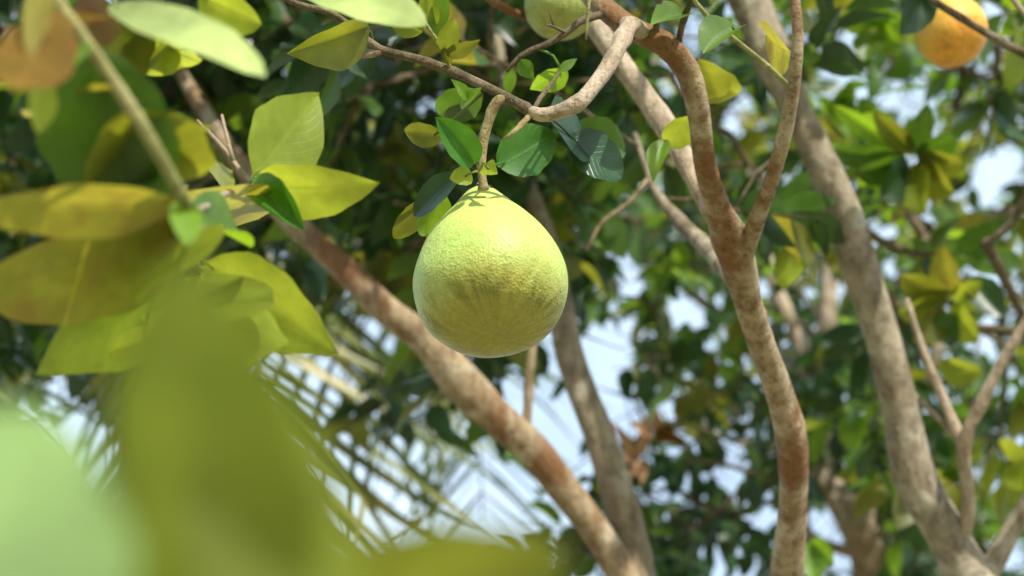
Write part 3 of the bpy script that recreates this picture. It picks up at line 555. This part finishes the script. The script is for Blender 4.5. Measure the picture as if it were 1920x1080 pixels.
def frond(pix, nleaf, Lmax, start=0.22, spread=1.0, seed=0, side_bias=(1, 1)):
    r2 = random.Random(seed)
    pts = [(*crown, 0.022)] + [(*P(a, b, d), max(0.003, 0.012*(1-k/len(pix)))) for k, (a, b, d) in enumerate(pix)]
    V, F, pos, rd = tube_geo(pts, 8, 0.02, 0.03, 0)
    fr = in_thing(mesh_obj('frond', V, F, BM['greentwig']), TP)
    tg = np.gradient(pos, axis=0); m_ = len(pos)
    for k in range(nleaf):
        t = start+(1-start)*(k/nleaf); i = min(m_-2, int(t*(m_-1))); f_ = nrm(tg[i])
        side0 = nrm(np.cross(f_, (0, -1.0, 0.2)))
        for sg in (-1, 1):
            a = R(84-26*t+r2.uniform(-7, 7)); side = side0*sg
            L = Lmax*(0.35+0.65*math.sin(math.pi*min(1, 0.12+0.70*t)))*r2.uniform(0.85, 1.1)*side_bias[0 if sg < 0 else 1]
            ax = nrm(f_*math.cos(a)+side*math.sin(a)*spread+np.array((0, 0, -0.12-0.25*t))+np.array([r2.uniform(-.06, .06) for _ in range(3)]))
            nz2 = np.array((0.25*sg, -0.75, 0.65))+np.array([r2.uniform(-.5, .5) for _ in range(3)]); nz2 = nrm(nz2-ax*np.dot(nz2, ax)); nx = np.cross(ax, nz2)
            M = Matrix([[nx[q]*L, ax[q]*L, nz2[q]*L, pos[i][q]] for q in range(3)]+[[0, 0, 0, 1]])
            o = link(bpy.data.objects.new('leaflet', leaflet_mesh(r2.choice((0, 1, 1, 2)))), fr); o.matrix_local = M
frond([(100,-300,6.7),(300,0,6.4),(410,300,6.2),(450,520,6.1),(480,720,6.05),(500,900,6.05),(515,1060,6.1),(520,1200,6.15)], 72, 0.80, 0.38, 1.0, 1)
frond([(250,-250,7.0),(560,100,6.9),(760,400,6.8),(845,600,6.75),(880,740,6.75),(900,860,6.75),(905,980,6.8)], 26, 0.58, 0.60, 1.0, 2)
frond([(-200,-150,6.5),(-180,200,6.3),(-120,450,6.2),(-60,620,6.2),(-20,800,6.2),(0,950,6.2)], 24, 0.50, 0.45, 1.0, 3)
frond([(200,-300,6.6),(420,150,6.4),(520,480,6.3),(600,640,6.25),(700,740,6.2),(800,800,6.15),(890,860,6.1)], 22, 0.56, 0.52, 1.0, 4)

# ------------------------------------------------------------------ crowns
# openings through which the sky shows (px)
GAPS = np.array([(1300,60,20,52),(1395,185,15,20),(1370,230,18,22),(1600,80,30,26),(1580,150,22,15),(1676,185,18,16),(1720,185,18,26),(1700,225,22,16),(1730,257,20,15),(1810,245,14,12),(1845,330,28,38),(1895,310,32,34),
 (1740,380,18,26),(1865,25,28,28),(1893,95,18,22),(1660,440,24,14),(1725,395,16,28),(1785,503,18,18),(1862,520,50,28),(1675,507,16,22),(1840,635,26,40),(1745,662,16,16),(1443,543,22,22),(1556,540,20,32),(1511,555,10,24),
 (1288,583,38,26),(1333,566,16,13),(1405,388,13,16),(1399,684,10,16),(1375,890,30,28),(1372,845,14,17),(1545,978,32,38),(1580,1055,38,30),(1445,950,14,44),(1231,930,13,11),(1408,988,13,13),(1580,912,9,19),(1910,955,18,28),
 (1880,1040,38,38),(1900,718,15,24),(1635,872,13,15),(1722,1045,11,13),(1140,660,58,58),(1183,523,26,42),(1151,478,17,15),(1088,447,12,14),(1031,790,32,44),(965,740,22,48),(1140,785,50,60),(845,935,48,80),(955,940,62,75),
 (1075,875,42,20),(857,795,16,18),(650,960,120,140),(590,710,95,75),(160,870,70,100),(765,165,20,11),(797,208,20,14),(1230,340,10,10),(1190,280,9,9),(540,60,10,9),(760,910,60,90),(690,625,75,40),
 (1290,165,10,14),(1250,180,9,14),(710,405,9,8),(668,365,8,9),(690,505,9,8),(640,470,8,7)], float)
def in_gap(x, y, grow=1.0, pad=0.0):
    q = ((x[:, None]-GAPS[:, 0])/(GAPS[:, 2]*grow+pad))**2 + ((y[:, None]-GAPS[:, 1])/(GAPS[:, 3]*grow+pad))**2
    return (q < 1).any(1)
# air the sun reaches the fruit and the lit leaves through
LIT = [(P(919,500,2.45), 0.20), (P(1090,170,2.47), 0.12), (P(560,300,2.08), 0.16), (P(500,560,1.97), 0.16), (P(350,80,1.55), 0.14), (P(985,280,2.4), 0.10), (P(1300,160,2.64), 0.10), (P(340,850,0.57), 0.12), (P(60,900,0.52), 0.10), (P(150,560,1.75), 0.16),
       (P(1120,300,2.6), 0.06), (P(820,40,2.41), 0.10), (P(1200,160,3.0), 0.10), (P(930,800,3.8), 0.10), (P(1720,310,3.9), 0.16), (P(1790,570,4.1), 0.14), (P(1740,880,3.6), 0.14), (P(1782,60,3.45), 0.10), (P(690,10,1.95), 0.08), (P(600,850,6.1), 0.35), (P(700,700,6.15), 0.22), (P(1320,600,5.6), 0.15), (P(1500,150,4.2), 0.15)]
def blocks_sun(p, leaves=False):
    bad = np.zeros(len(p), bool)
    for c, r in LIT:
        q = p-c; t = q @ SUN; dist = np.linalg.norm(q-t[:, None]*SUN, axis=1)
        bad |= (t > 0.06) & (dist < r + (0.03 if leaves else 0.12))
    return bad

DENS = 2.3
KEEP = []      # (px, py, depth, half width): stems that stand clear of leaves
def clear(lst, d, w):
    for (a, b), (c, e) in zip(lst[:-1], lst[1:]):
        for t in np.linspace(0, 1, 6)[:-1]: KEEP.append((a+(c-a)*t, b+(e-b)*t, d, w))
clear([(1400,-30),(1444,95),(1488,195),(1538,300),(1582,400),(1612,500),(1645,600),(1671,690),(1694,795),(1714,890),(1768,990),(1818,1085)], 3.65, 34)
clear([(600,465),(725,583),(862,712),(1000,842),(1118,995),(1180,1085)], 3.85, 30)
clear([(1056,600),(1090,730),(1152,900),(1192,1065)], 3.95, 26)
clear([(1562,900),(1612,985),(1640,1085)], 5.6, 26)
KEEP += [(1051,6,3.6,72),(1782,58,3.5,74)]
KEEP = np.array(KEEP)
def hides_stem(x, y, d):
    out = np.zeros(len(x), bool)
    for k in KEEP: out |= (d < k[2]) & ((x-k[0])**2+(y-k[1])**2 < (k[3]+10)**2)
    return out
ALL = []   # every crown leaf: dict of arrays per tree
def grow_crown(tree, boxes, worldboxes, palette, seed, size=(0.070, 0.115), per=(8, 13)):
    r2 = np.random.default_rng(seed); cl = []
    for x0, x1, y0, y1, d0, d1, tau in boxes:
        dm = 0.5*(d0+d1); area = (x1-x0)*(y1-y0)*(dm/FPX)**2; ncl = int(DENS*tau*area/(9*0.0023))
        x = r2.uniform(x0, x1, ncl); y = r2.uniform(y0, y1, ncl); d = r2.uniform(d0, d1, ncl)
        ok = ~in_gap(x, y, 0.85)
        cl.append(np.array([P(a, b, c) for a, b, c in zip(x[ok], y[ok], d[ok])]).reshape(-1, 3))
    for b0, b1, ncl in worldboxes:  # unseen canopy outside the view, added to shade the leaves below
        p = r2.uniform(b0, b1, (ncl, 3)); x, y, d = project(p)
        infr = (d > 0.05) & (x > -220) & (x < 2140) & (y > -120) & (y < 1250)
        patch = np.sin(p[:, 0]*3.1+1)*np.sin(p[:, 1]*2.7+p[:, 2]*1.3) > -0.72
        cl.append(p[~infr & patch])
    pts = np.vstack(cl); pts = pts[pts[:, 2] > 0.9]; pts = pts[~blocks_sun(pts)]
    # connect every sprig to the nearest wood, nearest first
    nodes = NODES[tree.name]; wood = np.array([q for q, _ in nodes])
    n_ = len(pts); best = np.full(n_, 1e9); par = np.full(n_, -1); wp = np.zeros((n_, 3))
    for s in range(0, n_, 400):
        D = np.linalg.norm(pts[s:s+400, None]-wood[None], axis=2); k = D.argmin(1); best[s:s+400] = D[np.arange(len(k)), k]; wp[s:s+400] = wood[k]
    done = np.zeros(n_, bool); order = []; parent_pt = wp.copy(); parent_ix = np.full(n_, -1)
    for _ in range(n_):
        i = int(np.where(done, 1e9, best).argmin()); done[i] = True; order.append(i)
        D = np.linalg.norm(pts-pts[i], axis=1)*1.02; up = (~done) & (D < best); best[up] = D[up]; parent_ix[up] = i; parent_pt[up] = pts[i]
    cnt = np.ones(n_)
    for i in reversed(order):
        if parent_ix[i] >= 0: cnt[parent_ix[i]] += cnt[i]
    TV, TF, off = [], [], 0
    Lp, La, Ln, Ls, Lk, Lc = [], [], [], [], [], []
    for i in order:
        a, b = parent_pt[i], pts[i]; L = np.linalg.norm(b-a)+1e-6
        r = min(0.010, 0.0016*math.sqrt(cnt[i])+0.0008)
        ra = min(0.011, r*1.15)
        midp = 0.5*(a+b)+r2.normal(0, 0.10*L, 3)
        d_out = nrm(nrm(b-a)*0.9+r2.normal(0, 0.45, 3)+np.array((0, 0, -0.12))); tl = r2.uniform(0.12, 0.22); e = b+d_out*tl
        V, F, _, _ = tube_geo(np.array([(*a, ra), (*(0.6*a+0.2*b+0.2*midp), ra), (*midp, r), (*b, r*0.95), (*(0.5*(b+e)), 0.0016), (*e, 0.0009)]), 4, 0, 1, 0, smooth=False)
        TV.append(V); TF += [tuple(q+off for q in f) for f in F]; off += len(V)
        m_ = r2.integers(*per); tone = r2.choice(len(palette[0]), p=palette[1])
        s1 = nrm(np.cross(d_out, (0.2, 0.1, 1))); s2 = np.cross(d_out, s1)
        for k in range(m_):
            t = (k+0.6)/m_; ph = k*2.4+r2.uniform(-.4, .4)
            sd = s1*math.cos(ph)+s2*math.sin(ph)
            ax = nrm(d_out*(0.35+0.5*t)+sd*0.9+np.array((0, 0, -0.25))+r2.normal(0, 0.18, 3))
            h = np.array((0, 0, 0.75))+0.35*SUN+r2.normal(0, 0.55, 3); nz = nrm(h-ax*np.dot(h, ax))
            Lp.append(b+(e-b)*t+ax*0.006); La.append(ax); Ln.append(nz); Ls.append(r2.uniform(*size)*(0.8+0.3*math.sin(math.pi*t)))
            Lk.append(r2.integers(0, 4)); Lc.append(tone if r2.random() < 0.72 else r2.choice(len(palette[0]), p=palette[1]))
    Lp, La, Ln, Ls, Lk, Lc = map(np.array, (Lp, La, Ln, Ls, Lk, Lc))
    mid = Lp+La*Ls[:, None]*0.5; x, y, d = project(mid); infr = (d > 0.1) & (x > -60) & (x < 1980) & (y > -60) & (y < 1140)
    keep = ~(infr & in_gap(x, y, 1.0, 6.0)) & ~blocks_sun(mid, True) & ~((d < 2.5) & infr) & ~hides_stem(x, y, d)
    ALL.append(dict(tree=tree, p=Lp[keep], a=La[keep], n=Ln[keep], s=Ls[keep], k=Lk[keep], c=Lc[keep], pal=palette[0], x=x[keep], y=y[keep], d=d[keep], infr=infr[keep]))
    cr_ = in_thing(mesh_obj('crown', np.vstack(TV), TF, BM['twig']), tree)
    ALL[-1]['crown'] = cr_

DARKP = (['dark', 'dark2', 'mid', 'fresh', 'olive'], [0.40, 0.26, 0.22, 0.04, 0.08])
MIXP = (['dark', 'dark2', 'mid', 'fresh', 'olive', 'yellow', 'gold'], [0.26, 0.14, 0.28, 0.13, 0.09, 0.07, 0.03])
BRIGHT = (['dark', 'mid', 'fresh', 'olive', 'yellow', 'gold'], [0.22, 0.28, 0.22, 0.12, 0.12, 0.04])
grow_crown(TA, [(250,1080,-120,430,4.05,5.6,2.6),(640,1100,380,640,4.2,5.6,1.6),(-100,420,-100,640,4.3,5.8,1.6),(690,960,600,850,4.2,5.2,1.0),(600,760,560,640,4.2,5.2,0.6)],
           [((-1.8,3.2,4.2),(0.4,5.2,6.2),520)], DARKP, 21)
grow_crown(TC, [(880,1560,-140,260,3.2,4.6,1.0),(1150,1480,240,470,3.3,4.6,0.9),(620,1000,-140,120,3.1,4.0,0.6)], [((-1.0,1.0,3.9),(0.9,3.2,5.2),260)], MIXP, 22)
grow_crown(TD, [(1480,2080,-150,330,3.95,5.6,1.0),(1640,2080,320,760,4.0,5.6,0.85),(1500,1680,180,420,3.95,5.2,1.0),(1740,2080,740,1150,4.0,5.6,0.8)], [((0.3,2.4,4.4),(2.2,4.8,6.0),60)], BRIGHT, 23)
grow_crown(TE, [(1080,1560,250,620,5.0,6.8,1.5),(1180,1720,600,1120,5.0,6.8,2.2),(980,1230,900,1130,5.0,6.2,2.4),(1560,1780,600,1000,5.0,7.0,1.3)], [], DARKP, 24, (0.060, 0.100))
grow_crown(TN, [], [((-1.7,0.2,3.3),(0.3,2.0,4.6),220)], MIXP, 25)  # crown wholly out of view, added as overhead shade
TF = thing('pomelo_tree', 'distant leafy pomelo tree filling the sky behind the leaning trunk', 'tree', (2.2, 7.2, 0), 'pomelo trees of the orchard')
limb(TF, 'trunk', [], BM['grey'], 12, 0.06, extra_high=[(2.0,7.1,6.4,0.02),(2.1,7.2,4.5,0.05),(2.15,7.2,2.5,0.08),(2.2,7.2,-0.03,0.11)], step=0.08)
limb(TF, 'limb', [], BM['grey'], 10, 0.06, extra_high=[(0.6,7.0,5.6,0.02),(1.3,7.1,5.0,0.035),(2.12,7.2,3.6,0.05)], step=0.08)
grow_crown(TF, [(1100,2050,-120,560,7.0,8.6,1.4),(1500,2050,500,1120,6.8,8.6,1.2)], [], BRIGHT, 26, (0.070, 0.11))
TG = thing('pomelo_tree', 'distant dark leafy pomelo tree standing behind the yellow-green near leaves', 'tree', (-1.4, 7.4, 0), 'pomelo trees of the orchard')
limb(TG, 'trunk', [], BM['grey'], 12, 0.06, extra_high=[(-1.2,7.3,7.0,0.02),(-1.3,7.3,4.8,0.05),(-1.4,7.4,2.5,0.08),(-1.4,7.4,-0.03,0.11)], step=0.08)
limb(TG, 'limb', [], BM['grey'], 10, 0.06, extra_high=[(0.2,7.1,8.0,0.02),(-0.7,7.3,7.0,0.03),(-1.28,7.3,5.4,0.045)], step=0.08)
grow_crown(TG, [(-120,1150,-150,470,6.6,8.4,1.9),(-150,330,440,780,6.6,8.4,1.3),(600,1000,450,660,6.8,8.0,0.8)], [], DARKP, 27, (0.075, 0.12))

# which leaves show: coarse depth buffer, nearest first; the 300 that show largest on each tree become leaf objects
W_, H_ = 240, 135
buf = np.full((H_, W_), -1, int); items = []
for ti, A in enumerate(ALL):
    for j in np.nonzero(A['infr'])[0]: items.append((A['d'][j], ti, j))
items.sort(); seen = {}
for d, ti, j in items:
    A = ALL[ti]; rx = A['s'][j]*FPX/d*0.28/8; cx, cy = A['x'][j]/8, A['y'][j]/8
    x0, x1, y0, y1 = int(max(0, cx-rx)), int(min(W_-1, cx+rx)), int(max(0, cy-rx)), int(min(H_-1, cy+rx))
    if x1 < x0 or y1 < y0: continue
    sub = buf[y0:y1+1, x0:x1+1]; free = sub < 0; c_ = int(free.sum())
    if c_: sub[free] = 1; seen[(ti, j)] = c_
for ti, A in enumerate(ALL):
    vis = sorted([(c_, j) for (t_, j), c_ in seen.items() if t_ == ti], reverse=True)
    solo = set(j for _, j in vis[:290])
    bi = np.cross(A['a'], A['n'])
    for j in sorted(solo):
        s = A['s'][j]
        M = Matrix([[bi[j][q]*s, A['a'][j][q]*s, A['n'][j][q]*s, A['p'][j][q]] for q in range(3)]+[[0, 0, 0, 1]])
        o = link(bpy.data.objects.new('leaf', leaf_mesh(int(A['k'][j]), A['pal'][A['c'][j]])), A['crown']); o.matrix_local = M
    rest = np.array([j for j in range(len(A['p'])) if j not in solo])
    if not len(rest): continue
    VV, LV, LS, UVs, MI, off = [], [], [], [], [], 0
    for k in range(4):
        V, F, UV = SHAPES[k]; js = rest[A['k'][rest] == k]
        if not len(js): continue
        s = A['s'][js][:, None, None]
        G = A['p'][js][:, None, :] + s*(V[None, :, 0:1]*bi[js][:, None]+V[None, :, 1:2]*A['a'][js][:, None]+V[None, :, 2:3]*A['n'][js][:, None])
        fl = np.array(F)                                    # all quads
        idx = fl[None]+np.arange(len(js))[:, None, None]*len(V)+off
        VV.append(G.reshape(-1, 3)); LV.append(idx.reshape(-1)); UVs.append(np.tile(UV[fl.ravel()], (len(js), 1))); MI.append(np.repeat(A['c'][js], len(F))); off += len(js)*len(V)
    VV = np.vstack(VV); LV = np.concatenate(LV); UVs = np.vstack(UVs); MI = np.concatenate(MI)
    me = bpy.data.meshes.new('foliage'); me.vertices.add(len(VV)); me.vertices.foreach_set('co', VV.ravel())
    me.loops.add(len(LV)); me.loops.foreach_set('vertex_index', LV); me.polygons.add(len(LV)//4); me.polygons.foreach_set('loop_start', np.arange(0, len(LV), 4))
    for p in A['pal']: me.materials.append(LM[p])
    me.update(calc_edges=True)
    me.polygons.foreach_set('material_index', MI); me.polygons.foreach_set('use_smooth', np.ones(len(MI), bool))
    ly = me.uv_layers.new(name='UVMap'); ly.data.foreach_set('uv', UVs.ravel()); me.update()
    o = link(bpy.data.objects.new('foliage', me), A['crown']); o['kind'] = 'stuff'
print('leaves', sum(len(A['p']) for A in ALL), [len(A['p']) for A in ALL])
